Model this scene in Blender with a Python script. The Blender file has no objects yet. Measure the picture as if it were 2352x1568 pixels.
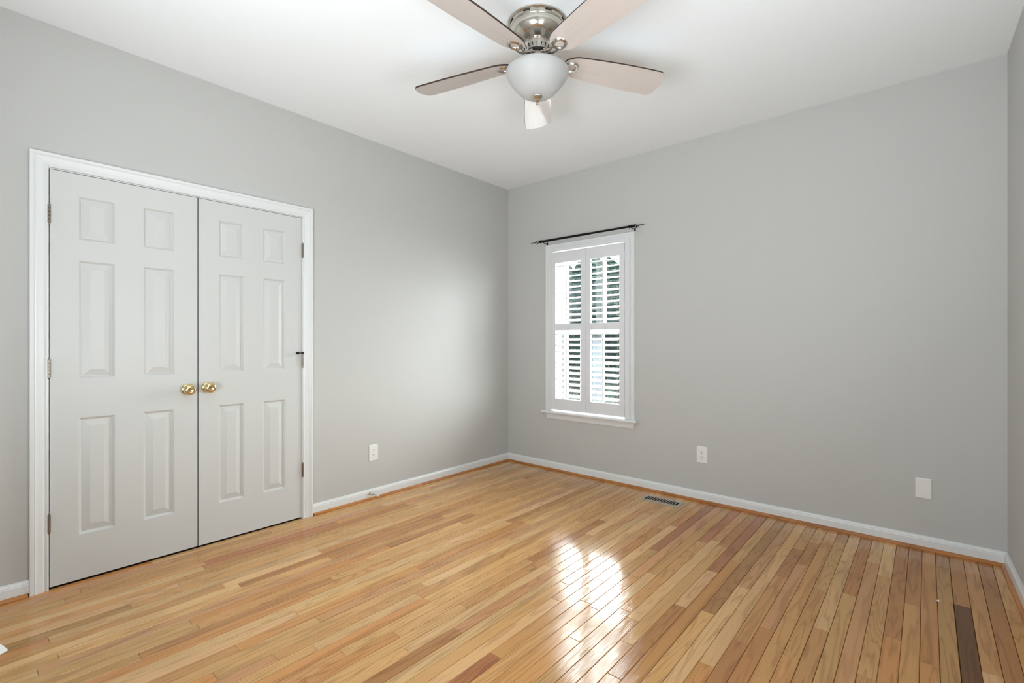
import bpy, bmesh, math, random
from mathutils import Vector, Matrix
random.seed(11)
C = bpy.data.collections.new('room'); bpy.context.scene.collection.children.link(C)
S = bpy.context.scene
R = math.radians

# ------------------------------------------------------------------ camera
F_PX = 1105.8
CAM = Vector((3.225, -3.68, 1.204))
cd = bpy.data.cameras.new('camera'); cam = bpy.data.objects.new('camera', cd); C.objects.link(cam)
cd.sensor_width = 36.0; cd.lens = F_PX/2352*36.0; cd.clip_start = 0.02
cam.location = CAM; cam.rotation_euler = (R(90), 0, R(40.76)); S.camera = cam
# ------------------------------------------------------------------ world: bright hazy sky
W = bpy.data.worlds.new('sky'); S.world = W; W.use_nodes = True
bg = W.node_tree.nodes['Background']; bg.inputs[0].default_value = (0.93, 0.97, 1.0, 1); bg.inputs[1].default_value = 84.0
_n, _l = W.node_tree.nodes, W.node_tree.links      # overcast sky: the zenith is brighter than the horizon
_tc = _n.new('ShaderNodeTexCoord'); _sp = _n.new('ShaderNodeSeparateXYZ'); _mr = _n.new('ShaderNodeMapRange')
_mr.inputs['From Min'].default_value = 0.1; _mr.inputs['From Max'].default_value = .75; _mr.inputs['To Min'].default_value = 46.0; _mr.inputs['To Max'].default_value = 49.0
_l.new(_tc.outputs['Generated'], _sp.inputs[0]); _l.new(_sp.outputs['Z'], _mr.inputs['Value']); _l.new(_mr.outputs[0], bg.inputs[1])
# ------------------------------------------------------------------ sky portal at the window, plus two added fill lamps
def area_light(name, loc, size, direction, radiance, col=(.86, .94, 1.0), portal=False):
    l = bpy.data.lights.new(name, 'AREA'); l.shape = 'RECTANGLE'; l.size, l.size_y = size
    l.energy = radiance*math.pi*size[0]*size[1]; l.color = col
    if portal: l.cycles.is_portal = True
    o = bpy.data.objects.new(name, l); C.objects.link(o); o.location = loc
    o.rotation_euler = Vector(direction).to_track_quat('-Z', 'Z').to_euler()
    return o
area_light('window_sky_portal', (0.943, 0.17, 1.31), (0.86, 1.56), (0, -1, 0), 0, portal=True)
area_light('added_hall_fill', (2.28, -4.47, .95), (1.75, 1.35), (0, 1, 1.4), 12.2)  # added fill lamp behind the rear opening, tilted up to brighten the ceiling
area_light('added_side_fill', (3.585, -2.55, 1.42), (1.3, 1.3), (-1, 0, .8), 7.5)  # added fill lamp on the room side of the closed shade
S.view_settings.view_transform = 'Standard'; S.view_settings.look = 'None'
S.view_settings.gamma = 1.0; S.view_settings.use_curve_mapping = False
S.view_settings.exposure = 0.0

# ------------------------------------------------------------------ materials
def srgb(r, g, b):
    f = lambda c: (c/255/12.92) if c/255 <= .04045 else ((c/255+.055)/1.055)**2.4
    return (f(r), f(g), f(b), 1)
def mat(name, col, rough=.5, metal=0., spec=.5, bump=0, bscale=200, trans=0):
    m = bpy.data.materials.new(name); m.use_nodes = True
    n = m.node_tree.nodes; L = m.node_tree.links; b = n['Principled BSDF']
    b.inputs['Roughness'].default_value = rough; b.inputs['Metallic'].default_value = metal
    b.inputs['Specular IOR Level'].default_value = spec
    tc = n.new('ShaderNodeTexCoord'); nz = n.new('ShaderNodeTexNoise'); nz.inputs['Scale'].default_value = bscale
    L.new(tc.outputs['Object'], nz.inputs['Vector'])
    mx = n.new('ShaderNodeMix'); mx.data_type = 'RGBA'; L.new(nz.outputs['Fac'], mx.inputs['Factor'])
    mx.inputs['A'].default_value = tuple(c*.97 for c in col[:3])+(1,); mx.inputs['B'].default_value = tuple(min(1, c*1.03) for c in col[:3])+(1,)
    L.new(mx.outputs['Result'], b.inputs['Base Color'])
    if bump:
        bp = n.new('ShaderNodeBump'); bp.inputs['Strength'].default_value = bump; bp.inputs['Distance'].default_value = .001
        L.new(nz.outputs['Fac'], bp.inputs['Height']); L.new(bp.outputs['Normal'], b.inputs['Normal'])
    return m
M = {}
M['wall'] = mat('grey_wall_paint', srgb(196, 195, 191), .55, spec=.35, bump=.25, bscale=260)
M['ceiling'] = mat('white_ceiling_paint', srgb(243, 245, 246), .8, spec=.2, bump=.2, bscale=220)
M['trim'] = mat('white_trim_paint', srgb(229, 230, 229), .28, spec=.5)
M['door'] = mat('white_door_paint', srgb(209, 209, 206), .35, spec=.5, bump=.1, bscale=500)
M['shutter'] = mat('white_shutter_paint', srgb(224, 224, 225), .35)
M['dark'] = mat('dark_void', (.004, .004, .004, 1), .9, spec=.1)
M['groove'] = mat('floor_groove', (.035, .018, .008, 1), .9, spec=.1)
M['plate'] = mat('white_plastic', srgb(236, 235, 230), .3)
M['slot'] = mat('dark_slot', (.01, .01, .01, 1), .7)
M['black_iron'] = mat('black_iron', (.002, .002, .002, 1), .5, spec=.2)
M['nickel'] = mat('brushed_nickel', (.60, .56, .50, 1), .19, metal=1, bump=.1, bscale=40)
M['hinge'] = mat('hinge_nickel', (.26, .23, .19, 1), .32, metal=1)
M['brass'] = mat('polished_brass', (.80, .66, .38, 1), .1, metal=1)
M['register'] = mat('satin_nickel_register', (.55, .50, .42, 1), .35, metal=.8)
M['rubber'] = mat('white_rubber', srgb(235, 235, 232), .5)
M['siding'] = mat('white_siding', srgb(236, 234, 226), .6)
M['outer_trim'] = mat('white_outdoor_trim', srgb(245, 245, 245), .5)
M['grey_siding'] = mat('pale_grey_cladding', srgb(38, 44, 48), .8, spec=.1)
M['dark_pipe'] = mat('dark_pipe', (.006, .006, .005, 1), .7, spec=.1)
M['grass'] = mat('grass', (.0035, .008, .004, 1), .9, spec=0, bump=.3, bscale=30)
M['bark'] = mat('bark', (.004, .0035, .003, 1), .9, spec=0, bump=.5, bscale=20)

def mat_leaf():
    m = bpy.data.materials.new('leaf'); m.use_nodes = True; n = m.node_tree.nodes; L = m.node_tree.links; b = n['Principled BSDF']
    g = n.new('ShaderNodeNewGeometry'); r = n.new('ShaderNodeValToRGB'); L.new(g.outputs['Random Per Island'], r.inputs['Fac'])
    r.color_ramp.elements[0].color = (.0012, .0042, .0045, 1); r.color_ramp.elements[1].color = (.015, .026, .016, 1)
    L.new(r.outputs['Color'], b.inputs['Base Color']); b.inputs['Roughness'].default_value = .6; b.inputs['Specular IOR Level'].default_value = 0
    return m
M['leaf'] = mat_leaf()
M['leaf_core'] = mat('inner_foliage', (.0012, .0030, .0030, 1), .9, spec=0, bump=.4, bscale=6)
def mat_glass():
    m = bpy.data.materials.new('window_glass'); m.use_nodes = True; n = m.node_tree.nodes; L = m.node_tree.links
    n.remove(n['Principled BSDF']); t = n.new('ShaderNodeBsdfTransparent'); t.inputs[0].default_value = (.95, .97, .96, 1)
    g = n.new('ShaderNodeBsdfGlossy'); g.inputs['Roughness'].default_value = .02
    f = n.new('ShaderNodeFresnel')
    ge = n.new('ShaderNodeNewGeometry'); mr = n.new('ShaderNodeMapRange')      # same reflectance from both faces of the thin pane
    mr.inputs['To Min'].default_value = 1.5; mr.inputs['To Max'].default_value = 1/1.5
    L.new(ge.outputs['Backfacing'], mr.inputs['Value']); L.new(mr.outputs[0], f.inputs[0]); mx = n.new('ShaderNodeMixShader')
    L.new(f.outputs[0], mx.inputs[0]); L.new(t.outputs[0], mx.inputs[1]); L.new(g.outputs[0], mx.inputs[2])
    L.new(mx.outputs[0], n['Material Output'].inputs[0]); return m
M['glass'] = mat_glass()
def mat_bowl():
    m = mat('frosted_white_glass', srgb(194, 193, 190), .5, spec=.5)
    b = m.node_tree.nodes['Principled BSDF']; b.inputs['Subsurface Weight'].default_value = .6
    b.inputs['Subsurface Radius'].default_value = (1, 1, 1); b.inputs['Subsurface Scale'].default_value = .03; return m
M['bowl'] = mat_bowl()

def wood(name, tinted, tone=(.6, .4, .2), rough=.16, gx=1., gy=1., knots=True, long_axis='y', contrast=1., spec=.5, coat=0):
    """Oak: contour (cathedral) grain + fine pores, run along one axis of the object."""
    m = bpy.data.materials.new(name); m.use_nodes = True; n = m.node_tree.nodes; L = m.node_tree.links; b = n['Principled BSDF']
    def N(t, **k):
        x = n.new(t)
        for a, v in k.items(): setattr(x, a, v)
        return x
    def math_(op, a, c=None):
        x = N('ShaderNodeMath', operation=op)
        for i, v in enumerate((a, c)):
            if v is None: continue
            if isinstance(v, (int, float)): x.inputs[i].default_value = v
            else: L.new(v, x.inputs[i])
        return x.outputs[0]
    tc = N('ShaderNodeTexCoord'); sep = N('ShaderNodeSeparateXYZ'); L.new(tc.outputs['Object'], sep.inputs[0])
    if long_axis == 'y': a, l = sep.outputs['X'], sep.outputs['Y']
    else: a, l = sep.outputs['Y'], sep.outputs['X']
    if tinted:
        at = N('ShaderNodeAttribute', attribute_name='rnd'); s2 = N('ShaderNodeSeparateColor'); L.new(at.outputs['Color'], s2.inputs[0])
        r1, r2, r3 = s2.outputs[0], s2.outputs[1], s2.outputs[2]
        tn = N('ShaderNodeAttribute', attribute_name='tint').outputs['Color']
    else:
        v = N('ShaderNodeValue'); v.outputs[0].default_value = .4; r1 = r2 = r3 = v.outputs[0]
        rg = N('ShaderNodeRGB'); rg.outputs[0].default_value = tuple(tone)+(1,); tn = rg.outputs[0]
    off = math_('MULTIPLY', r1, 57.); off2 = math_('MULTIPLY', r2, 31.)
    def vec(sa, sl):
        c = N('ShaderNodeCombineXYZ'); L.new(math_('ADD', math_('MULTIPLY', a, sa), off), c.inputs[0])
        L.new(math_('ADD', math_('MULTIPLY', l, sl), off2), c.inputs[1]); L.new(off, c.inputs[2]); return c.outputs[0]
    def noise(v, sc=1, det=2, ro=.5):
        x = N('ShaderNodeTexNoise'); x.inputs['Scale'].default_value = sc; x.inputs['Detail'].default_value = det
        x.inputs['Roughness'].default_value = ro; L.new(v, x.inputs['Vector']); return x.outputs['Fac']
    big = noise(vec(15*gx, 1.15*gy), 1, 2, .45)
    freq = math_('ADD', math_('MULTIPLY', math_('POWER', r3, 1.5), 95.), 22.)
    wob = math_('MULTIPLY', noise(vec(60*gx, 9*gy), 1, 2), 2.2)
    s = math_('SINE', math_('ADD', math_('MULTIPLY', big, freq), wob))
    rings = math_('POWER', math_('ADD', math_('MULTIPLY', s, .5), .5), 3.5)
    pores = noise(vec(420*gx, 9*gy), 1, 3, .7)
    mr = N('ShaderNodeMapRange'); mr.inputs['From Min'].default_value = .52; mr.inputs['From Max'].default_value = .72; L.new(pores, mr.inputs['Value'])
    blotch = noise(vec(5*gx, 1.2*gy), 1, 3)
    dk = math_('ADD', math_('MULTIPLY', rings, .30*contrast), math_('MULTIPLY', mr.outputs[0], .26*contrast))
    dk = math_('ADD', dk, math_('MULTIPLY', math_('SUBTRACT', blotch, .5), .50*contrast))
    if knots:
        vo = N('ShaderNodeTexVoronoi'); vo.inputs['Scale'].default_value = 1; L.new(vec(9., 2.6), vo.inputs['Vector'])
        sc = N('ShaderNodeSeparateColor'); L.new(vo.outputs['Color'], sc.inputs[0])
        kk = N('ShaderNodeMapRange'); kk.inputs['From Min'].default_value = .02; kk.inputs['From Max'].default_value = .12
        kk.inputs['To Min'].default_value = 1; kk.inputs['To Max'].default_value = 0; L.new(vo.outputs['Distance'], kk.inputs['Value'])
        gate = math_('GREATER_THAN', sc.outputs[0], .80)
        dk = math_('ADD', dk, math_('MULTIPLY', math_('MULTIPLY', kk.outputs[0], gate), .55))
    cl = N('ShaderNodeClamp'); L.new(dk, cl.inputs['Value'])
    mx = N('ShaderNodeMix', data_type='RGBA', blend_type='MULTIPLY'); mx.inputs['Factor'].default_value = 1
    ramp = N('ShaderNodeMix', data_type='RGBA'); ramp.inputs['A'].default_value = (1.02, 1.02, 1.02, 1); ramp.inputs['B'].default_value = (.30, .19, .12, 1)
    L.new(cl.outputs[0], ramp.inputs['Factor']); L.new(tn, mx.inputs['A']); L.new(ramp.outputs['Result'], mx.inputs['B'])
    L.new(mx.outputs['Result'], b.inputs['Base Color'])
    b.inputs['Specular IOR Level'].default_value = spec; b.inputs['Coat Weight'].default_value = coat; b.inputs['Coat Roughness'].default_value = .06
    rr = math_('ADD', math_('MULTIPLY', pores, .10), rough-.05); L.new(rr, b.inputs['Roughness'])
    bp = N('ShaderNodeBump'); bp.inputs['Strength'].default_value = .10; bp.inputs['Distance'].default_value = .0006
    L.new(math_('ADD', mr.outputs[0], rings), bp.inputs['Height']); L.new(bp.outputs['Normal'], b.inputs['Normal'])
    return m
M['floor'] = wood('oak_strip_floor', True, rough=.11, spec=.42)
M['shoe'] = wood('oak_shoe_molding', False, tone=srgb(186, 122, 62)[:3], rough=.3, knots=False)
M['shoe_x'] = wood('oak_shoe_molding_across', False, tone=srgb(180, 116, 58)[:3], rough=.3, knots=False, long_axis='x')
M['blade'] = wood('washed_wood_blade', False, tone=srgb(202, 190, 182)[:3], rough=.13, gx=1.6, gy=.8, knots=False, long_axis='x', contrast=.2, spec=.6, coat=1.0)
M['blade_edge'] = mat('dark_walnut_edge', srgb(52, 30, 22), .4)

# ------------------------------------------------------------------ mesh helpers
def obj(name, bm, material, parent=None, smooth=False, bevel=0):
    me = bpy.data.meshes.new(name); bmesh.ops.recalc_face_normals(bm, faces=bm.faces) if smooth != 'keep' else None
    bm.to_mesh(me); bm.free()
    for mm in (material if isinstance(material, (list, tuple)) else [material]): me.materials.append(mm)
    o = bpy.data.objects.new(name, me); C.objects.link(o)
    if parent: o.parent = parent
    if smooth: 
        for p in me.polygons: p.use_smooth = True
        if smooth == 'auto': me.set_sharp_from_angle(angle=R(38))
    if bevel:
        md = o.modifiers.new('bevel', 'BEVEL'); md.width = bevel; md.segments = 2; md.limit_method = 'ANGLE'
    return o
def empty(name, loc, rz=0):
    o = bpy.data.objects.new(name, None); C.objects.link(o); o.location = loc; o.rotation_euler = (0, 0, rz); o.empty_display_size = .05; return o
def tag(o, label=None, cat=None, group=None, kind=None):
    if label: o['label'] = label
    if cat: o['category'] = cat
    if group: o['group'] = group
    if kind: o['kind'] = kind
    return o
def box(bm, lo, hi, mi=0):
    x0, y0, z0 = lo; x1, y1, z1 = hi
    v = [bm.verts.new(p) for p in ((x0,y0,z0),(x1,y0,z0),(x1,y1,z0),(x0,y1,z0),(x0,y0,z1),(x1,y0,z1),(x1,y1,z1),(x0,y1,z1))]
    for q in ((0,3,2,1),(4,5,6,7),(0,1,5,4),(1,2,6,5),(2,3,7,6),(3,0,4,7)):
        bm.faces.new([v[i] for i in q]).material_index = mi
def boxes(*bs):
    bm = bmesh.new()
    for lo, hi in bs: box(bm, lo, hi)
    return bm
def lathe(bm, prof, n=48, M4=None, closed=False):
    M4 = M4 or Matrix(); rings = []
    for r, z in prof:
        if r < 1e-5: rings.append([bm.verts.new(M4 @ Vector((0, 0, z)))]); continue
        rings.append([bm.verts.new(M4 @ Vector((r*math.cos(2*math.pi*i/n), r*math.sin(2*math.pi*i/n), z))) for i in range(n)])
    prs = list(zip(rings, rings[1:])) + ([(rings[-1], rings[0])] if closed else [])
    for a, b in prs:
        for i in range(n):
            j = (i+1) % n
            if len(a) == 1 and len(b) == 1: continue
            if len(a) == 1: bm.faces.new((a[0], b[i], b[j]))
            elif len(b) == 1: bm.faces.new((a[i], a[j], b[0]))
            else: bm.faces.new((a[i], a[j], b[j], b[i]))
def lathed(prof, n=48, M4=None, closed=False):
    bm = bmesh.new(); lathe(bm, prof, n, M4, closed); return bm
def tube(bm, pts, rad, n=12, flat=1.):
    pts = [Vector(p) for p in pts]; rings = []
    up = Vector((0, 0, 1))
    for i, p in enumerate(pts):
        d = (pts[min(i+1, len(pts)-1)] - pts[max(i-1, 0)]).normalized()
        s = d.cross(up); s = s.normalized() if s.length > 1e-4 else Vector((1, 0, 0)); t = s.cross(d)
        r = rad[i] if isinstance(rad, (list, tuple)) else rad
        rings.append([bm.verts.new(p + s*r*math.cos(2*math.pi*k/n) + t*r*flat*math.sin(2*math.pi*k/n)) for k in range(n)])
    for a, b in zip(rings, rings[1:]):
        for k in range(n): bm.faces.new((a[k], a[(k+1) % n], b[(k+1) % n], b[k]))
    bm.faces.new(rings[0]); bm.faces.new(rings[-1][::-1])
def extrude_profile(bm, prof, p0, p1, out, mi=0):
    """prof: (depth out of the wall, height); swept from p0 to p1."""
    out = Vector(out); rs = []
    for p in (Vector(p0), Vector(p1)): rs.append([bm.verts.new(p + out*d + Vector((0, 0, h))) for d, h in prof])
    n = len(prof)
    for i in range(n): bm.faces.new((rs[0][i], rs[0][(i+1) % n], rs[1][(i+1) % n], rs[1][i])).material_index = mi
    bm.faces.new(rs[0]).material_index = mi; bm.faces.new(rs[1][::-1]).material_index = mi
def sweep_frame(bm, path, prof, to3d, closed=False):
    """path: 2-D corners of the inner edge with miter directions; prof: (u outward, d depth)."""
    rs = []
    for (px, py), (mx, my) in path: rs.append([bm.verts.new(to3d(px + mx*u, py + my*u, d)) for u, d in prof])
    n = len(prof); prs = list(zip(rs, rs[1:])) + ([(rs[-1], rs[0])] if closed else [])
    for a, b in prs:
        for i in range(n): bm.faces.new((a[i], a[(i+1) % n], b[(i+1) % n], b[i]))
    if not closed: bm.faces.new(rs[0]); bm.faces.new(rs[-1][::-1])

# ------------------------------------------------------------------ room shell
CH = 2.744; REAR = -4.08; WX = 3.551; T = .12
SL = 0.0233                                   # the right wall is a touch out of square
def rx(y): return WX - y*SL
OY0, OY1, OZ = -3.380, -2.128, 2.046          # closet opening
WX0, WX1, WZ0, WZ1 = 0.548, 1.338, 0.553, 2.048   # window opening
def struct(name, bm, m, **k): return tag(obj(name, bm, m, **k), kind='structure')
struct('wall_left', boxes(((-T, REAR, 0), (0, OY0, CH)), ((-T, OY1, 0), (0, T, CH)), ((-T, OY0, OZ), (0, OY1, CH))), M['wall'])
struct('wall_back', boxes(((-T, 0, -.3), (WX0, T, CH)), ((WX1, 0, -.3), (rx(0)+T, T, CH)), ((WX0, 0, -.3), (WX1, T, WZ0)), ((WX0, 0, WZ1), (WX1, T, CH))), M['wall'])
def prism(bm, pts, z0, z1):
    a = [bm.verts.new((x, y, z0)) for x, y in pts]; b = [bm.verts.new((x, y, z1)) for x, y in pts]
    bm.faces.new(a[::-1]); bm.faces.new(b)
    for i in range(len(pts)): j = (i+1) % len(pts); bm.faces.new((a[i], a[j], b[j], b[i]))
bm = bmesh.new()
prism(bm, [(rx(REAR-T), REAR-T), (rx(REAR-T)+T, REAR-T), (rx(T)+T, T), (rx(T), T)], 0, CH)
struct('wall_right', bm, M['wall'])
DX0, DX1, DZ = 1.35, 3.2, 2.2                 # added opening behind the camera, lets the hall fill lamp in
struct('wall_rear', boxes(((-T, REAR-T, 0), (DX0, REAR, CH)), ((DX1, REAR-T, 0), (3.9, REAR, CH)), ((DX0, REAR-T, DZ), (DX1, REAR, CH))), M['wall'])
struct('wall_added_hall', boxes(((-T, REAR-1.72, 0), (3.9, REAR-1.6, CH)), ((-T-.12, REAR-1.72, 0), (-T, REAR-T, CH)), ((3.9, REAR-1.72, 0), (4.02, REAR-T, CH)), ((-T, REAR-1.72, CH), (3.9, REAR-T, CH+.12)), ((-T, REAR-1.72, -.12), (3.9, REAR-T, 0))), M['wall'])  # unseen closed hall, added to house the rear fill lamp
struct('ceiling', boxes(((-T, REAR-T, CH), (3.9, T, CH+.12))), M['ceiling'])
struct('wall_closet', boxes(((-.75, OY0-.1, 0), (-.70, OY1+.1, CH)), ((-.70, OY0-.15, 0), (-T, OY0-.1, CH)), ((-.70, OY1+.1, 0), (-T, OY1+.15, CH)), ((-.70, OY0-.1, 2.4), (-T, OY1+.1, 2.45))), M['dark'])
# added unseen window on the right wall: closed opaque shade behind the fill lamp
w2 = tag(empty('added_window', (0, 0, 0)), kind='structure'); xw = rx(-2.5)
obj('window_casing', boxes(((xw-.02, -3.30, .70), (xw+.03, -3.22, 2.15)), ((xw-.02, -1.88, .70), (xw+.03, -1.80, 2.15)), ((xw-.02, -3.22, 2.07), (xw+.03, -1.88, 2.15)), ((xw-.05, -3.33, .68), (xw+.03, -1.77, .70))), M['trim'], w2)
obj('added_roller_shade', boxes(((xw+.003, -3.22, .70), (xw+.008, -1.88, 2.07))), M['trim'], w2)

# ------------------------------------------------------------------ floor boards
BW = .0573; EDGE = 3.3185
def fpt(px, py):
    p = px-1176; d = (.7575*p-.6529*F_PX, .6528*p+.7575*F_PX, 784-py); t = -CAM.z/d[2]; return CAM.x+t*d[0], CAM.y+t*d[1]
def crop(x0, y0, s, pts): return [(x0+p[0]/s, y0+p[1]/s)+tuple(p[2:]) for p in pts]
JOINTS = crop(1940, 1300, 5.709, [(1540,520),(930,515),(640,945),(340,1465),(1270,20),(1950,1420),(2200,580)]) \
 + crop(1560, 1200, 3.92, [(320,160),(500,345),(290,435),(910,480),(1200,180),(580,1085),(800,955),(1040,1225),(1290,605),(1480,340),(1510,640),(1290,965),(1050,235),(1100,375),(1430,175),(1730,355),(900,300),(40,760)]) \
 + crop(1200, 1180, 4.04, [(1205,330),(320,800),(690,885),(1040,575),(1000,1210),(530,1185),(420,520)]) \
 + crop(600, 1150, 3.752, [(1360,815),(1700,780),(1560,395),(1080,385),(1170,1150),(720,1320),(1270,1300),(1700,1120),(130,1360),(500,1030),(920,505),(440,815),(590,490),(1400,655)]) \
 + crop(80, 1120, 3.5, [(1630,770),(1260,1090),(830,1330),(1640,1300),(1460,1530),(1370,605)])
PAL = {'pale': (216,178,138), 'straw': (207,165,118), 'tan': (200,154,107), 'pink': (201,154,116), 'brown': (180,132,89), 'red': (178,122,88), 'dark': (116,76,42), 'orange': (200,147,97), 'olive': (187,147,100)}
HINTS = crop(1940, 1300, 5.709, [(1600,1000,'dark'),(680,300,'brown'),(450,300,'straw'),(400,900,'straw'),(1300,250,'olive'),(1100,300,'orange'),(850,300,'brown'),(1500,250,'brown'),(1700,150,'tan'),(1100,900,'orange'),(650,1200,'orange'),(850,800,'tan'),(2150,1000,'brown')]) \
 + crop(1560, 1200, 3.92, [(150,300,'pale'),(200,550,'pale'),(600,750,'pale'),(750,800,'tan'),(1150,800,'tan'),(1330,600,'straw'),(1500,800,'straw'),(480,1250,'brown'),(700,1100,'brown'),(560,1430,'red'),(350,60,'red'),(400,180,'brown'),(750,220,'brown'),(330,380,'red'),(150,550,'pale'),(1200,250,'brown'),(1550,400,'brown'),(1050,1300,'tan'),(350,1000,'pale'),(300,1250,'pale')]) \
 + crop(1200, 1180, 4.04, [(60,700,'pink'),(1250,300,'red'),(1100,370,'pale'),(1150,1200,'brown'),(1100,600,'pale'),(1200,800,'pale'),(1000,900,'tan'),(1300,450,'tan')]) \
 + crop(600, 1150, 3.752, [(1850,1030,'red'),(1400,1150,'pale'),(1200,900,'pale'),(1400,400,'tan'),(1200,340,'brown'),(900,400,'brown'),(800,750,'straw'),(1250,540,'pale'),(800,1000,'tan'),(1600,1400,'straw'),(1250,1400,'brown'),(550,1150,'brown'),(1400,1060,'straw'),(620,440,'brown'),(100,330,'pink')]) \
 + crop(80, 1120, 3.5, [(1500,560,'red'),(1300,1150,'brown'),(1100,1200,'straw'),(900,1000,'tan'),(700,1300,'straw'),(1600,900,'pink')])
def build_floor():
    bm = bmesh.new(); rl = bm.loops.layers.float_color.new('rnd'); tl = bm.loops.layers.float_color.new('tint')
    row0 = math.ceil(EDGE/BW); rows = {}
    nr = row0 + 7
    jj = {}; hh = {}
    for j in JOINTS:
        x, y = fpt(*j[:2]); jj.setdefault(math.floor((x-EDGE)/BW), []).append(y)
    for h in HINTS:
        x, y = fpt(*h[:2]); hh.setdefault(math.floor((x-EDGE)/BW), []).append((y, h[2]))
    rs = random.Random(5)
    for k in range(-row0, 7):
        x0 = EDGE + k*BW; fixed = sorted(set(jj.get(k, [])))
        cuts = [REAR] + [f for f in fixed] + [.0]
        # fill gaps with random joints
        out = [REAR]
        for a, b in zip(cuts, cuts[1:]):
            y = a; 
            while b - y > 1.5:
                y += rs.uniform(.45, 1.5)
                if b - y < .28: break
                out.append(y)
            out.append(b)
        for a, b in zip(out, out[1:]):
            if b-a < .02: continue
            pick = [c for y, c in hh.get(k, []) if a < y < b]
            name = pick[0] if pick else rs.choices(['pale','straw','tan','pink','brown','orange','olive','red'], [5,7,9,4,1.6,3,.8,.35])[0]
            c = PAL[name]; f = rs.uniform(.96, 1.04); tint = srgb(*[min(250, v*f*rs.uniform(.99, 1.01)*q) for v, q in zip(c, (1.0, .965, .86))])
            rn = (rs.random(), rs.random(), rs.random(), 1)
            cup = rs.uniform(-.00004, .00010); tl_ = rs.uniform(-.0003, .0003); g = rs.choice([.00015,.0002,.0003,.0004]); gr = g if rs.random() < .95 else .0010
            prof = [(g, -.0022), (g+.0009, -.0003), (g+.0022, 0), (BW*.28, cup*.7), (BW*.5, cup), (BW*.72, cup*.7), (BW-gr-.0022, 0), (BW-gr-.0009, -.0003), (BW-gr, -.0022)]
            ends = [a+.0003, a+.0009, a+.003, b-.003, b-.0009, b-.0003]
            grid = []
            for ie, ye in enumerate(ends):
                dz = -.0014 if ie in (0, 5) else (-.0002 if ie in (1, 4) else 0)
                grid.append([bm.verts.new((x0+px, ye, pz+dz*(0 if pz < -.001 else 1)+tl_*(px-BW/2))) for px, pz in prof])
            for ga, gb in zip(grid, grid[1:]):
                for i in range(len(prof)-1):
                    fc = bm.faces.new((ga[i], ga[i+1], gb[i+1], gb[i])); fc.smooth = True
                    for lp in fc.loops: lp[rl] = rn; lp[tl] = tint
    box(bm, (-T, REAR-T, -.12), (3.9, T, -.0021), 1)
    box(bm, (-.75, OY0-.1, -.12), (-T, OY1+.1, -.004), 1)
    o = obj('floor', bm, [M['floor'], M['groove']], smooth='keep')
    for p in o.data.polygons: p.use_smooth = p.material_index == 0
    wn = o.modifiers.new('weighted_normal', 'WEIGHTED_NORMAL'); wn.mode = 'FACE_AREA'; wn.weight = 100; wn.thresh = .0001
    return tag(o, kind='structure')
build_floor()

# ------------------------------------------------------------------ baseboards with oak shoe molding
BB = [(0, .017), (.0135, .017), (.0135, .056), (.012, .061), (.0125, .064), (.008, .071), (.006, .0765), (0, .0775)]
SH = [(0, 0), (.029, 0), (.029, .006), (.026, .012), (.021, .016), (.0135, .018), (0, .018)]
CY0, CY1 = OY0-.066, OY1+.068   # casing outer edges
for nm, runs, out in (('baseboard_left', [((0, REAR, 0), (0, CY0, 0)), ((0, CY1, 0), (0, 0, 0))], (1, 0, 0)),
                      ('baseboard_back', [((0, 0, 0), (rx(0), 0, 0))], (0, -1, 0)),
                      ('baseboard_right', [((rx(0), 0, 0), (rx(REAR), REAR, 0))], (-1, 0, 0)),
                      ('baseboard_rear', [((0, REAR, 0), (DX0, REAR, 0)), ((DX1, REAR, 0), (rx(REAR), REAR, 0))], (0, 1, 0))):
    bm = bmesh.new()
    for a, b in runs: extrude_profile(bm, BB, a, b, out)
    o = struct(nm, bm, M['trim'])
    bm = bmesh.new()
    for a, b in runs:
        a = list(a); b = list(b)
        if nm == 'baseboard_left' and abs(b[1]-CY0) < 1e-6: b[1] -= .006
        if nm == 'baseboard_left' and abs(a[1]-CY1) < 1e-6: a[1] += .006
        extrude_profile(bm, SH, a, b, out)
    obj('shoe_molding', bm, M['shoe_x'] if out[0] == 0 else M['shoe'], o, smooth=False)

# ------------------------------------------------------------------ closet doors
CAS = [(0, .002), (0, .010), (.004, .0125), (.008, .0115), (.012, .009), (.016, .0105), (.020, .0125), (.034, .0145), (.043, .0165), (.047, .019), (.050, .0165), (.053, .0195), (.064, .0195), (.0665, .017), (.0665, 0), (0, 0)]
bm = bmesh.new(); e = .004
path = [((OY0-e+.004, 0), (-1, 0)), ((OY0-e+.004, OZ+.004), (-1, 1)), ((OY1+e-.002, OZ+.004), (1, 1)), ((OY1+e-.002, 0), (1, 0))]
sweep_frame(bm, path, CAS, lambda u, v, d: Vector((d, u, v)))
struct('trim_1', bm, M['trim'])
struct('trim_2', boxes(((-T, OY0-.002, 0), (.0015, OY0+.0015, OZ)), ((-T, OY1-.0015, 0), (.0015, OY1+.002, OZ)), ((-T, OY0, OZ-.0015), (.0015, OY1, OZ+.002)), ((-.05, OY0, OZ-.014), (-.038, OY1, OZ-.0015))), M['trim'])

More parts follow.
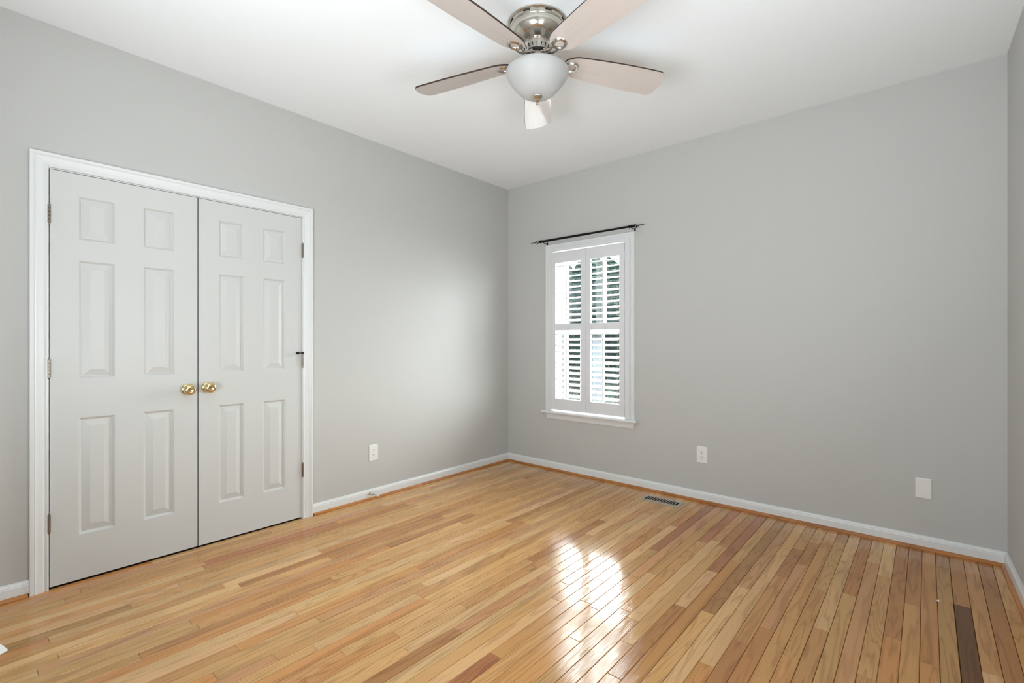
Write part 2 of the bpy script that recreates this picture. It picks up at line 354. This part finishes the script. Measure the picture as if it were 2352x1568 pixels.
PZ = [(.232, .822), (1.017, 1.611), (1.713, 1.934)]
PIN = [(0, 0), (.003, -.0006), (.0115, -.0105), (.0150, -.0108), (.0170, -.0098), (.0440, -.0018), (.0450, -.0015)]
def door_leaf(name, y0, y1, cols, label_side):
    z0, z1 = .0105, OZ-.0045; Y = sorted([y0, y1]+[c for p in cols for c in p]); Z = sorted([z0, z1]+[c for p in PZ for c in p])
    bm = bmesh.new(); V = {}
    def v(x, y, z):
        k = (round(x, 5), round(y, 5), round(z, 5))
        if k not in V: V[k] = bm.verts.new((x, y, z))
        return V[k]
    for a, b in zip(Y, Y[1:]):
        for c, d in zip(Z, Z[1:]):
            if (a, b) in cols and (c, d) in PZ:
                for (i0, d0), (i1, d1) in zip(PIN, PIN[1:]):
                    q0 = [(a+i0, c+i0), (b-i0, c+i0), (b-i0, d-i0), (a+i0, d-i0)]; q1 = [(a+i1, c+i1), (b-i1, c+i1), (b-i1, d-i1), (a+i1, d-i1)]
                    for k in range(4):
                        l = (k+1) % 4; bm.faces.new((v(d0, *q0[k]), v(d0, *q0[l]), v(d1, *q1[l]), v(d1, *q1[k])))
                bm.faces.new([v(d1, *q) for q in q1])
            else: bm.faces.new((v(0, a, c), v(0, b, c), v(0, b, d), v(0, a, d)))
    t = -.035
    for a, b in zip(Y, Y[1:]):
        for z in (z0, z1): bm.faces.new((v(0, a, z), v(0, b, z), v(t, b, z), v(t, a, z)))
    for c, d in zip(Z, Z[1:]):
        for y in (y0, y1): bm.faces.new((v(0, y, c), v(0, y, d), v(t, y, d), v(t, y, c)))
    bm.faces.new([v(t, y, z0) for y in Y] + [v(t, y1, z) for z in Z[1:]] + [v(t, y, z1) for y in Y[::-1][1:]] + [v(t, y0, z) for z in Z[::-1][1:-1]])
    o = struct(name, bm, M['door']); o.location.x = .0005; return o
d1 = door_leaf('door_1', OY0+.0045, -2.7505, [(-3.271, -3.125), (-3.0067, -2.8628)], '')
d2 = door_leaf('door_2', -2.7445, OY1-.0045, [(-2.6396, -2.496), (-2.384, -2.2405)], '')
KNOB = [(0, .002), (.031, .002), (.032, .005), (.030, .009), (.022, .012), (.014, .014), (.0115, .020), (.0125, .030), (.018, .034), (.026, .040), (.0305, .048), (.0315, .055), (.029, .062), (.022, .068), (.014, .0705), (.0125, .0695), (0, .0695)]
for d, y, z in ((d1, -2.803, .930), (d2, -2.700, .934)):
    k = obj('door_knob', lathed(KNOB, 40, Matrix.Translation((0, y, z)) @ Matrix.Rotation(R(90), 4, 'Y')), M['brass'], d, smooth=True)
    k['label'] = 'polished brass round knob'
    obj('keyhole', lathed([(0, .0716), (.0034, .0716), (.0034, .0690), (0, .0690)], 14, Matrix.Translation((0, y, z)) @ Matrix.Rotation(R(90), 4, 'Y')), M['slot'], k)
def hinge(parent, y, z, s):
    bm = bmesh.new()
    for i in range(5):
        zz = z-.045+i*.018; lathe(bm, [(0, zz+.0004), (.0062, zz+.0004), (.0068, zz+.0012), (.0068, zz+.0168), (.0062, zz+.0176), (0, zz+.0176)], 20, Matrix.Translation((.0075, y, 0)))
    lathe(bm, [(0, z+.044), (.0042, z+.045), (.0052, z+.048), (.003, z+.0515), (0, z+.052)], 16, Matrix.Translation((.0075, y, 0)))
    lathe(bm, [(0, z-.050), (.0035, z-.049), (.0052, z-.045), (0, z-.044)], 16, Matrix.Translation((.0075, y, 0)))
    h = obj('hinge', bm, M['hinge'], parent); h['label'] = 'tarnished nickel hinge barrel'
    return h
for z in (1.823, 1.072, .322): hinge(d1, OY0+.001, z, 1)
hs = [hinge(d2, OY1-.001, z, -1) for z in (1.823, 1.075, .331)]
bm = bmesh.new(); tube(bm, [(.010, OY1-.004, 1.129), (.022, OY1-.020, 1.127), (.026, OY1-.040, 1.126)], .0032, 10); tube(bm, [(.026, OY1-.036, 1.126), (.027, OY1-.052, 1.126)], .0075, 12)
box(bm, (.002, OY1-.008, 1.122), (.016, OY1+.006, 1.131)); obj('hinge_pin_stop', bm, M['black_iron'], hs[1])

# ------------------------------------------------------------------ window: casing, stool, apron, sashes
w1 = tag(empty('window_1', (0, 0, 0)), kind='structure')
WC = [(0, 0), (0, .012), (.004, .016), (.020, .016), (.026, .019), (.030, .0165), (.034, .020), (.050, .020), (.052, .017), (.052, 0)]
bm = bmesh.new(); a0, a1, at_ = .541, 1.346, 2.060
sweep_frame(bm, [((a0, .558), (-1, 0)), ((a0, at_), (-1, 1)), ((a1, at_), (1, 1)), ((a1, .558), (1, 0))], WC, lambda u, v, d: Vector((u, -d, v)))
obj('window_casing', bm, M['trim'], w1)
bm = bmesh.new()   # stool with rounded nose
ST = [(-.05, .534), (.047, .534), (.053, .538), (.055, .5455), (.053, .553), (.047, .5575), (-.05, .5575)]
extrude_profile(bm, ST, (.462, 0, 0), (1.428, 0, 0), (0, -1, 0))
obj('window_sill', bm, M['trim'], w1)
bm = bmesh.new(); lo = [(.487, 0), (.487, -.020), (1.400, -.020), (1.400, 0)]; l2 = [(.500, 0), (.500, -.009), (1.388, -.009), (1.388, 0)]
A_ = [bm.verts.new((x, y, .534)) for x, y in lo]; B_ = [bm.verts.new((x, y, .482)) for x, y in l2]
bm.faces.new(A_); bm.faces.new(B_[::-1])
for i in range(4): j = (i+1) % 4; bm.faces.new((A_[i], A_[j], B_[j], B_[i]))
obj('sill_apron', bm, M['trim'], w1)
JB = .018
obj('window_jamb', boxes(((WX0-.001, -.004, WZ0), (WX0+JB, T+.02, WZ1)), ((WX1-JB, -.004, WZ0), (WX1+.001, T+.02, WZ1)), ((WX0, -.004, WZ1-.004), (WX1, T+.02, WZ1+.001)), ((WX0, .05, WZ0-.01), (WX1, T+.05, WZ0+.018))), M['trim'], w1)
def sash(nm, y0, y1, z0, z1, botw):
    x0, x1 = WX0+JB, WX1-JB; w = .038; b = [((x0, y0, z0), (x0+w, y1, z1)), ((x1-w, y0, z0), (x1, y1, z1)), ((x0+w, y0, z0), (x1-w, y1, z0+botw)), ((x0+w, y0, z1-w), (x1-w, y1, z1))]
    gx0, gx1 = x0+w, x1-w; gw = (gx1-gx0)/3; m = .009; ym = (y0+y1)/2; gz = (z0+botw+z1-w)/2
    for k in (1, 2): b.append(((gx0+k*gw-m, y0+.004, z0+botw), (gx0+k*gw+m, y1-.004, z1-w)))
    b.append(((gx0, y0+.005, gz-m), (gx1, y1-.005, gz+m)))
    s = obj('window_sash', boxes(*b), M['trim'], w1)
    obj('window_pane', boxes(((gx0-.004, ym-.0015, z0+botw-.004), (gx1+.004, ym+.0015, z1-w+.004))), M['glass'], s)
sash('lower', .062, .090, WZ0+.018, 1.32, .055); sash('upper', .094, .122, 1.285, WZ1-.004, .038)

# ------------------------------------------------------------------ plantation shutters
FZ0, FZ1 = .558, 2.046
sf = obj('shutter_frame', boxes(((.527, -.034, FZ0), (.5595, -.0005, FZ1+.024)), ((1.3195, -.034, FZ0), (1.362, -.0005, FZ1+.024)), ((.5595, -.034, FZ1-.004), (1.3195, -.0005, FZ1+.024))), M['shutter'], w1, bevel=.002)
def louvers(x0, x1, z0, z1, n, tilt, yc):
    bm = bmesh.new(); p = (z1-z0)/n; hw, ht = .0318, .0045
    for i in range(n):
        zc = z0+p*(i+.5); prof = []
        for k in range(14):
            a = 2*math.pi*k/14; u = hw*math.cos(a); w = ht*math.sin(a)*(1 if abs(math.cos(a)) < .95 else .8)
            prof.append((u*math.cos(tilt)-w*math.sin(tilt), u*math.sin(tilt)+w*math.cos(tilt)))
        r = [[bm.verts.new((x, yc+u, zc+w)) for u, w in prof] for x in (x0, x1)]
        for k in range(14): l = (k+1) % 14; bm.faces.new((r[0][k], r[0][l], r[1][l], r[1][k]))
        bm.faces.new(r[0]); bm.faces.new(r[1][::-1])
    return bm
def shutter(xa, xb, la, lb, side, label):
    t = empty('plantation_shutter', ((xa+xb)/2, -.018, .573)); tag(t, label, 'shutter', 'plantation shutter panels')
    P = Matrix.Translation(-Vector(t.location))
    def part(n, bm, m, par=None, **k):
        o = obj(n, bm, m, par or t, **k)
        if par is None: o.matrix_parent_inverse = P
        return o
    y0, y1 = -.032, -.004; zb, zt = .572, 2.030
    for a, b in ((xa, la), (lb, xb)): part('stile', boxes(((a, y0, zb), (b, y1, zt))), M['shutter'], bevel=.0015)
    for a, b in ((zb, .676), (1.306, 1.367), (1.930, zt)): part('rail', boxes(((la, y0+.002, a), (lb, y1-.002, b))), M['shutter'], bevel=.001)
    for n, a, b in ((12, .678, 1.304), (11, 1.369, 1.928)):
        tl = R(19); lv = part('louver_bank', louvers(la+.001, lb-.001, a+.003, b-.003, n, tl, -.018), M['shutter'], smooth='auto')
        xm = (la+lb)/2; yr = -.018 - .0318*math.cos(tl) - .006; p = (b-a)/n
        bm = boxes(((xm-.005, yr-.005, a+.016), (xm+.005, yr+.004, b-.036+.006)))
        part('tilt_rod', bm, M['shutter'], bevel=.0015)
    for z in (1.92, 1.508, 1.100, .691):
        if side == 'L': part('hinge', lathed([(0, z-.034), (.0045, z-.034), (.0045, z+.034), (0, z+.034)], 14, Matrix.Translation((xa-.001, -.036, 0))), M['shutter'])
        else: part('hinge', lathed([(0, z-.034), (.0045, z-.034), (.0045, z+.034), (0, z+.034)], 14, Matrix.Translation((xb+.001, -.036, 0))), M['shutter'])
    xk = (la+lb)/2+.008
    bm = bmesh.new(); tube(bm, [(xk, -.030, 1.315), (xk, -.040, 1.318), (xk, -.046, 1.326)], [.004, .0045, .0055], 12)
    part('catch_knob', bm, M['shutter'], smooth=True)
    return t
shutter(.5625, .9375, .613, .890, 'L', 'white louvered shutter panel over the left half of the window, nearest the room corner')
shutter(.9400, 1.3165, .986, 1.267, 'R', 'white louvered shutter panel over the right half of the window, away from the corner')

# ------------------------------------------------------------------ curtain rod
t = tag(empty('curtain_rod', (.94, -.07, 2.142)), 'slim black iron curtain rod with twisted pointed ends mounted above the window', 'curtain rod')
P = Matrix.Translation(-Vector(t.location))
def part(par, n, bm, m, **k):
    o = obj(n, bm, m, par, **k); o.matrix_parent_inverse = Matrix.Translation(-Vector(par.location)); return o
bm = bmesh.new(); tube(bm, [(.46, -.07, 2.142), (1.0, -.07, 2.1425)], .0098, 16); tube(bm, [(1.0, -.07, 2.1425), (1.43, -.07, 2.143)], .0084, 16)
part(t, 'rod', bm, M['black_iron'], smooth='auto')
def finial(x, s):
    bm = bmesh.new()
    M4 = Matrix.Translation((x, -.07, 2.1425)) @ Matrix.Rotation(R(90*s), 4, 'Y')
    lathe(bm, [(0, -.03), (.010, -.03), (.013, -.026), (.013, -.022), (.0085, -.018), (.0085, -.010), (.014, -.006), (.014, .0), (.009, .004), (.006, .010), (0, .012)], 20, M4)
    # open scrolls twisting round the spear
    for ph in (0, math.pi):
        pts = []
        for i in range(17):
            q = i/16; rr = .013*math.sin(math.pi*q)
            pts.append((x+s*(.006+.042*q), -.07+rr*math.cos(ph+q*3.6), 2.1425+rr*math.sin(ph+q*3.6)))
        tube(bm, pts, .0028, 8)
    ring = [(x+s*(.044+.010*math.cos(k*math.pi/6)), -.07, 2.1335+.009*math.sin(k*math.pi/6)) for k in range(13)]
    tube(bm, ring, .0026, 8)
    tube(bm, [(x+s*.046, -.07, 2.1425), (x+s*.075, -.07, 2.1425), (x+s*.115, -.07, 2.142)], [.0036, .0030, .0014], 10)
    part(t, 'finial', bm, M['black_iron'], smooth='auto')
finial(.462, -1); finial(1.405, 1)
for x in (.497, 1.397):
    bm = bmesh.new(); box(bm, (x-.006, -.004, 2.115), (x+.006, -.0005, 2.142)); lathe(bm, [(0, 0), (.005, 0), (.0045, .006), (0, .007)], 14, Matrix.Translation((x, -.003, 2.121)) @ Matrix.Rotation(R(90), 4, 'X'))
    tube(bm, [(x, -.003, 2.128), (x, -.03, 2.1285), (x, -.058, 2.130), (x, -.07, 2.1325)], .0032, 10)
    tube(bm, [(x, -.058, 2.142), (x, -.061, 2.134), (x, -.07, 2.1315), (x, -.079, 2.134), (x, -.082, 2.142)], .003, 8)
    part(t, 'bracket', bm, M['black_iron'])

# ------------------------------------------------------------------ outlets and cover plates
def plate_mesh(w, h, d=.006):
    bm = bmesh.new(); q = []
    for (ww, hh, dd) in ((w/2, h/2, 0), (w/2, h/2, d*.45), (w/2-.004, h/2-.004, d), ):
        q.append([bm.verts.new((x, -dd, z)) for x, z in ((-ww, -hh), (ww, -hh), (ww, hh), (-ww, hh))])
    for a, b in zip(q, q[1:]):
        for k in range(4): l = (k+1) % 4; bm.faces.new((a[k], a[l], b[l], b[k]))
    bm.faces.new(q[-1]); bm.faces.new(q[0][::-1]); return bm
def outlet(loc, rz, label):
    t = tag(empty('electrical_outlet', loc, rz), label, 'outlet', 'electrical outlets')
    obj('cover_plate', plate_mesh(.079, .124), M['plate'], t, bevel=.0008)
    for s in (1, -1):
        zc = s*.0195; bm = bmesh.new(); pts = []
        for k in range(28):
            a = 2*math.pi*k/28; pts.append((max(-.0155, min(.0155, .0172*math.cos(a))), zc+max(-.0125, min(.0125, .0172*math.sin(a)))))
        f0 = [bm.verts.new((x, -.004, z)) for x, z in pts]; f1 = [bm.verts.new((x*.97, -.0078, zc+(z-zc)*.97)) for x, z in pts]
        bm.faces.new(f1)
        for k in range(28): l = (k+1) % 28; bm.faces.new((f0[k], f0[l], f1[l], f1[k]))
        r = obj('receptacle', bm, M['plate'], t)
        bm = boxes(((-.0075, -.0081, zc+.001), (-.0055, -.0074, zc+.009)), ((.0055, -.0081, zc+.002), (.0072, -.0074, zc+.0085)))
        lathe(bm, [(0, .0074), (.0026, .0074), (.0026, .0081), (0, .0081)], 12, Matrix.Translation((0, 0, zc-.006)) @ Matrix.Rotation(R(90), 4, 'X'))
        obj('slot', bm, M['slot'], r)
    obj('screw', lathed([(0, .005), (.003, .005), (.003, .0066), (.002, .0072), (0, .0072)], 14, Matrix.Rotation(R(90), 4, 'X')), M['plate'], t)
outlet((0, -1.572, .350), R(90), 'white duplex outlet low on the left wall between closet and corner')
outlet((1.942, 0, .352), 0, 'white duplex outlet low on the back wall to the right of the window')
t = tag(empty('blank_cover_plate', (3.210, 0, .3515)), 'plain white blank wall plate low on the back wall near the right corner', 'wall plate')
obj('cover_plate', plate_mesh(.073, .117), M['plate'], t, bevel=.0008)
for z in (.040, -.040): obj('screw', lathed([(0, .005), (.0028, .005), (.0028, .0066), (.0018, .0071), (0, .0071)], 14, Matrix.Translation((0, 0, z)) @ Matrix.Rotation(R(90), 4, 'X')), M['plate'], t)

# ------------------------------------------------------------------ floor register
cxr, cyr, lw, ld = 1.711, -.190, .297, .142
t = tag(empty('floor_register', (cxr, cyr, 0)), 'brushed metal floor vent with dark slots set in the oak floor below the back wall', 'floor vent')
bm = bmesh.new(); m_ = .024; q = []
for ww, dd, z in ((lw/2, ld/2, .0002), (lw/2, ld/2, .0018), (lw/2-.009, ld/2-.009, .0052), (lw/2-m_, ld/2-.032, .0052), (lw/2-m_, ld/2-.032, .0012)):
    q.append([bm.verts.new((x, y, z)) for x, y in ((-ww, -dd), (ww, -dd), (ww, dd), (-ww, dd))])
for a, b in zip(q, q[1:]):
    for k in range(4): l = (k+1) % 4; bm.faces.new((a[k], a[l], b[l], b[k]))
nsl = 14; iw = lw-2*m_
for i in range(nsl-1):
    x = -iw/2 + iw*(i+1)/nsl; box(bm, (x-.0030, -(ld/2-.032), .0012), (x+.0030, ld/2-.032, .0050))
obj('grille', bm, M['register'], t)
obj('duct_opening', boxes(((-iw/2, -(ld/2-.032), .0004), (iw/2, ld/2-.032, .0011))), M['dark'], t)

# ------------------------------------------------------------------ door stop on the baseboard
t = tag(empty('door_stop', (.0135, -1.612, .050)), 'small white door stop sticking out of the left baseboard below the outlet', 'door stop')
Mx = Matrix.Rotation(R(90), 4, 'Y') @ Matrix.Rotation(R(0), 4, 'X')
Md = Matrix.Rotation(R(24), 4, 'Z') @ Matrix.Rotation(R(9), 4, 'Y') @ Mx
obj('base', lathed([(0, 0), (.011, 0), (.011, .003), (.0065, .016), (.0045, .026), (0, .027)], 20, Md), M['nickel'], t, smooth='auto')
obj('rod', lathed([(0, .024), (.0042, .024), (.0036, .066), (0, .066)], 14, Md), M['nickel'], t, smooth='auto')
obj('rubber_tip', lathed([(0, .062), (.006, .062), (.0066, .068), (.006, .076), (.003, .079), (0, .079)], 18, Md), M['rubber'], t, smooth='auto')

# ------------------------------------------------------------------ small things on the floor
bm = bmesh.new(); bmesh.ops.create_icosphere(bm, subdivisions=2, radius=.0055)
for v in bm.verts: v.co *= 1+random.uniform(-.3, .35); v.co.z = max(v.co.z*.75, -.003)
tag(obj('paper_crumb', bm, M['rubber']), 'tiny white crumb of debris on the oak floor near the dark board', 'debris').location = (3.2646, -.7018, .0035)
bm = bmesh.new(); pr = [(0, 0), (.055, 0), (.055, .006), (.048, .012), (.012, .034), (0, .034)]
a = [bm.verts.new((x, 0, z)) for x, z in pr]; b = [bm.verts.new((x, -.05, z)) for x, z in pr]
bm.faces.new(a); bm.faces.new(b[::-1])
for i in range(len(pr)): j = (i+1) % len(pr); bm.faces.new((a[i], a[j], b[j], b[i]))
o = obj('plastic_wedge', bm, M['plate'], bevel=.002); o.location = (.4735, -3.575, .0012); o.rotation_euler.z = R(38)
tag(o, 'small white plastic wedge on the floor at the left edge of the photo', 'wedge')

# ------------------------------------------------------------------ ceiling fan
FX, FY = 1.793, -1.831
fan = tag(empty('ceiling_fan', (FX, FY, CH)), 'brushed nickel five-blade ceiling fan with washed wood blades and frosted glass bowl light', 'ceiling fan')
def fp(n, prof, m, closed=False, smooth='auto', par=None, nseg=64):
    return obj(n, lathed([(r, z-CH) for r, z in prof], nseg, None, closed), m, par or fan, smooth=smooth)
fp('ceiling_canopy', [(0, 2.744), (.141, 2.744), (.143, 2.741), (.143, 2.736), (.140, 2.7335), (.134, 2.732), (.132, 2.727), (.130, 2.718), (.128, 2.716)], M['nickel'])
mh = fp('motor_housing', [(.128, 2.718), (.130, 2.713), (.1293, 2.704), (.1255, 2.690), (.1175, 2.676), (.105, 2.6635), (.089, 2.654), (.073, 2.648), (.066, 2.6455), (.067, 2.643), (.064, 2.641), (.066, 2.638), (.0645, 2.634), (.0665, 2.631), (.0650, 2.626), (.0560, 2.602), (.050, 2.602), (0, 2.603)], M['nickel'])
bm = bmesh.new()
for k in range(18):
    a = R(k*20+7); d = Vector((math.cos(a), math.sin(a), 0)); s = Vector((-math.sin(a), math.cos(a), 0))
    lo_ = d*.0592+Vector((0, 0, 2.608-CH)); hi_ = d*.0655+Vector((0, 0, 2.622-CH)); vs = []
    for p, e_ in ((lo_, -.0), (hi_, 0)):
        for sx in (-1, 1):
            for o_ in (-.003, .0006): vs.append(p+s*sx*.0017+d*o_)
    V = [bm.verts.new(v) for v in vs]
    for q in ((0,1,3,2),(4,6,7,5),(1,5,7,3),(0,2,6,4),(0,4,5,1),(2,3,7,6)): bm.faces.new([V[i] for i in q])
obj('vent_slot', bm, M['slot'], mh)
for k in range(8):
    bm = bmesh.new(); a0_ = R(k*45+9); pts = []
    pts = [Vector((math.cos(a0_+q*R(14))*(.1338), math.sin(a0_+q*R(14))*(.1338), 2.7285-CH)) for q in (0, .25, .5, .75, 1)]
    tube(bm, pts, .0022, 8)
    obj('vent_hole', bm, M['slot'], mh)
fp('hub', [(0, 2.596), (.043, 2.596), (.0445, 2.593), (.0430, 2.572), (.046, 2.567), (.044, 2.563), (0, 2.563)], M['nickel'])
fp('rotor_gap', [(0, 2.603), (.054, 2.603), (.050, 2.597), (.036, 2.594), (0, 2.594)], M['slot'])
fp('light_fitter', [(0, 2.566), (.038, 2.566), (.054, 2.553), (.057, 2.545), (.050, 2.539), (0, 2.539)], M['slot'])
bowl = fp('glass_bowl', [(.060, 2.539), (.075, 2.5375), (.100, 2.5335), (.125, 2.5265), (.143, 2.518), (.1512, 2.510), (.1525, 2.503), (.148, 2.488), (.137, 2.470), (.122, 2.450), (.106, 2.430), (.088, 2.411), (.066, 2.397), (.040, 2.389), (.012, 2.386), (.012, 2.389), (.040, 2.392), (.065, 2.400), (.086, 2.414), (.104, 2.433), (.120, 2.453), (.134, 2.472), (.145, 2.489), (.1495, 2.503), (.1485, 2.508), (.140, 2.515), (.122, 2.5235), (.097, 2.5305), (.074, 2.5345), (.060, 2.536)], M['bowl'], closed=True, smooth=True)
fp('bowl_finial', [(0, 2.391), (.026, 2.391), (.0285, 2.388), (.027, 2.3845), (.020, 2.380), (.013, 2.372), (.0085, 2.366), (.0055, 2.364), (.0065, 2.360), (.0068, 2.354), (.004, 2.3505), (0, 2.350)], M['nickel'])
# blades: outline in local x (radial) and y, underside facing down
R0, R1 = .128, .668
def halfw(t):   # t 0..1 along blade
    return .058 + .023*math.sin(min(1, t*1.25)*math.pi/2)
def blade_bm():
    n = 36; out = []
    up = []; 
    for i in range(n+1):
        t_ = i/n; x = R0 + (R1-R0)*t_; w = halfw(t_)
        if t_ < .16: u = 1-t_/.16; w *= math.sqrt(max(0, 1-u**2.2))
        if t_ > .90: u = (t_-.90)/.10; w *= (1-u**3.2)**.55 if u < 1 else 0
        up.append((x, w))
    up = [p for p in up if p[1] > 1e-4 or p[0] in (up[0][0], up[-1][0])]
    pts = up + [(x, -w) for x, w in reversed(up[1:-1])]
    bm = bmesh.new(); th = .0085
    def z(x): return -.028*(x-R0)/(R1-R0)
    a = [bm.verts.new((x, y, z(x)-th/2)) for x, y in pts]; b = [bm.verts.new((x, y, z(x)+th/2)) for x, y in pts]
    bm.faces.new(a[::-1]); bm.faces.new(b)
    for i in range(len(pts)):
        j = (i+1) % len(pts); bm.faces.new((a[i], a[j], b[j], b[i])).material_index = 1
    return bm
def iron_bm():
    bm = bmesh.new()
    # oval ring under the blade root and an arm that curls down from the hub
    n, m = 36, 10
    prof = [(.0165, -.0005), (.0175, -.0060), (.0215, -.0100), (.0265, -.0100), (.0300, -.0066), (.0325, -.0030), (.0325, -.0002), (.020, .0002)]
    rings = [[bm.verts.new((.174+r*1.25*math.cos(2*math.pi*i/n), r*1.12*math.sin(2*math.pi*i/n), z-.004)) for i in range(n)] for r, z in prof]
    for a, b in zip(rings, rings[1:]+rings[:1]):
        for i in range(n): bm.faces.new((a[i], a[(i+1) % n], b[(i+1) % n], b[i]))
    for s in (-1, 1):
        tube(bm, [(.044, s*.006, .026), (.062, s*.008, .020), (.082, s*.009, .004), (.104, s*.011, -.009), (.128, s*.013, -.013), (.146, s*.017, -.011)], [.0075, .008, .008, .0075, .006, .004], 12, flat=.8)
    return bm
bmesh_blade = None
for k, th in enumerate((87, 159, 231, 303, 15)):
    az = R(th+40.76)
    if k == 0:
        b0 = obj('blade', blade_bm(), [M['blade'], M['blade_edge']], fan, bevel=.0008)
        i0 = obj('blade_iron', iron_bm(), M['nickel'], fan, smooth='auto')
        b, ir = b0, i0
    else:
        b, ir = b0.copy(), i0.copy(); C.objects.link(b); C.objects.link(ir); b.parent = ir.parent = fan
    M4 = Matrix.Translation((0, 0, 2.565-CH)) @ Matrix.Rotation(az, 4, 'Z') @ Matrix.Rotation(R(-12.5), 4, 'X')
    b.matrix_local = M4; ir.matrix_local = Matrix.Translation((0, 0, 2.565-CH)) @ Matrix.Rotation(az, 4, 'Z') @ Matrix.Rotation(R(-9), 4, 'X')

# ------------------------------------------------------------------ outdoors
def ray(px, y):
    p = px-1176; dx, dy = .7575*p-.6529*F_PX, .6528*p+.7575*F_PX; return CAM.x + (y-CAM.y)/dy*dx
tag(obj('lawn', boxes(((-14, .35, -.62), (8, 16, -.55))), M['grass']), kind='structure')
bm = bmesh.new(); yS = 1.9; xr_ = ray(1306, yS+.15)   # neighbouring wall clad in pale boards
for i in range(22):
    z = -.55+i*.14; box(bm, (xr_-3.2, yS, z), (xr_, yS+.15-.0, z+.125)); box(bm, (xr_-3.2, yS+.012, z+.125), (xr_, yS+.15, z+.14))
tag(obj('siding_wall', bm, M['siding']), 'cream white board-clad wall seen through the left shutter panel', 'wall')
for px_, w_, m_ in ((1291, .014, 'dark_pipe'), (1281, .010, 'grey_siding')):
    xc = ray(px_, 1.84); pp = obj('wall_pipe', boxes(((xc-w_, 1.83, -.55), (xc+w_, 1.868, 1.36))), M[m_], bevel=.004)
    tag(pp, ('thick dark' if px_ == 1291 else 'thin grey')+' upright pipe on the pale board-clad wall outside the window', 'pipe')
xg0, xg1 = ray(1361, 2.6), ray(1385, 2.6)
tag(obj('garden_screen', boxes(((xg0, 2.6, -.55), (xg1, 2.63, 1.22)), ((xg0-.02, 2.59, 1.22), (xg1+.02, 2.64, 1.25))), M['grey_siding']), 'narrow pale grey screen panel standing outdoors behind the right shutter panel', 'screen')
def tree(x, y, h, r, n, label, seed):
    rs = random.Random(seed); t = tag(empty('garden_tree', (x, y, -.55)), label, 'tree', 'trees outside the window')
    bm = bmesh.new(); tube(bm, [(0, 0, 0), (.05, .02, h*.4), (0, .05, h*.8)], [.11, .08, .03], 10); obj('trunk', bm, M['bark'], t)
    bm = bmesh.new()
    for _ in range(n):
        while True:
            p = Vector((rs.uniform(-1, 1), rs.uniform(-1, 1), rs.uniform(-1, 1)))
            if .70 < p.length < 1.06: break
        p = Vector((p.x*r, p.y*r, h*.52+p.z*h*.5)); s = rs.uniform(.022, .055)
        q = Matrix.Rotation(rs.uniform(0, 6.3), 3, 'Z') @ Matrix.Rotation(rs.uniform(-.9, .9), 3, 'X')
        bm.faces.new([bm.verts.new(p+q @ Vector(c)*s) for c in ((-.5, 0, 0), (0, -.3, .03), (.8, 0, 0), (0, .3, .03))])
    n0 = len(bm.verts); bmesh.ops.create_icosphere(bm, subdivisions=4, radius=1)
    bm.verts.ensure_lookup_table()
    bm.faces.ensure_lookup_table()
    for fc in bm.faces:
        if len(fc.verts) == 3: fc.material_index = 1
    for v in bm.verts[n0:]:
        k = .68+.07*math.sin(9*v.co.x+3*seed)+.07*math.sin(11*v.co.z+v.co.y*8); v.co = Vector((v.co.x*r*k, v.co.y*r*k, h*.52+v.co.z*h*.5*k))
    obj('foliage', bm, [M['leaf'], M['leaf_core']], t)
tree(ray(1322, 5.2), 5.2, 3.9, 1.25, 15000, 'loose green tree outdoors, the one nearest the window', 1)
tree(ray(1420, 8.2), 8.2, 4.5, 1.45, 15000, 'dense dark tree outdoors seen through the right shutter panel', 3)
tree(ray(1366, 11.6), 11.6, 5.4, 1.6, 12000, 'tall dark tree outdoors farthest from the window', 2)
rs = random.Random(8); bm = bmesh.new()
for i in range(90):
    x = -16+i*.19; tube(bm, [(x, 15.5+rs.uniform(-.3, .3), -.6), (x+rs.uniform(-.1, .1), 15.5, 2.2), (x, 15.5+rs.uniform(-.3, .3), 3.9+rs.uniform(-.5, .6))], [.30, .34, .10], 8)
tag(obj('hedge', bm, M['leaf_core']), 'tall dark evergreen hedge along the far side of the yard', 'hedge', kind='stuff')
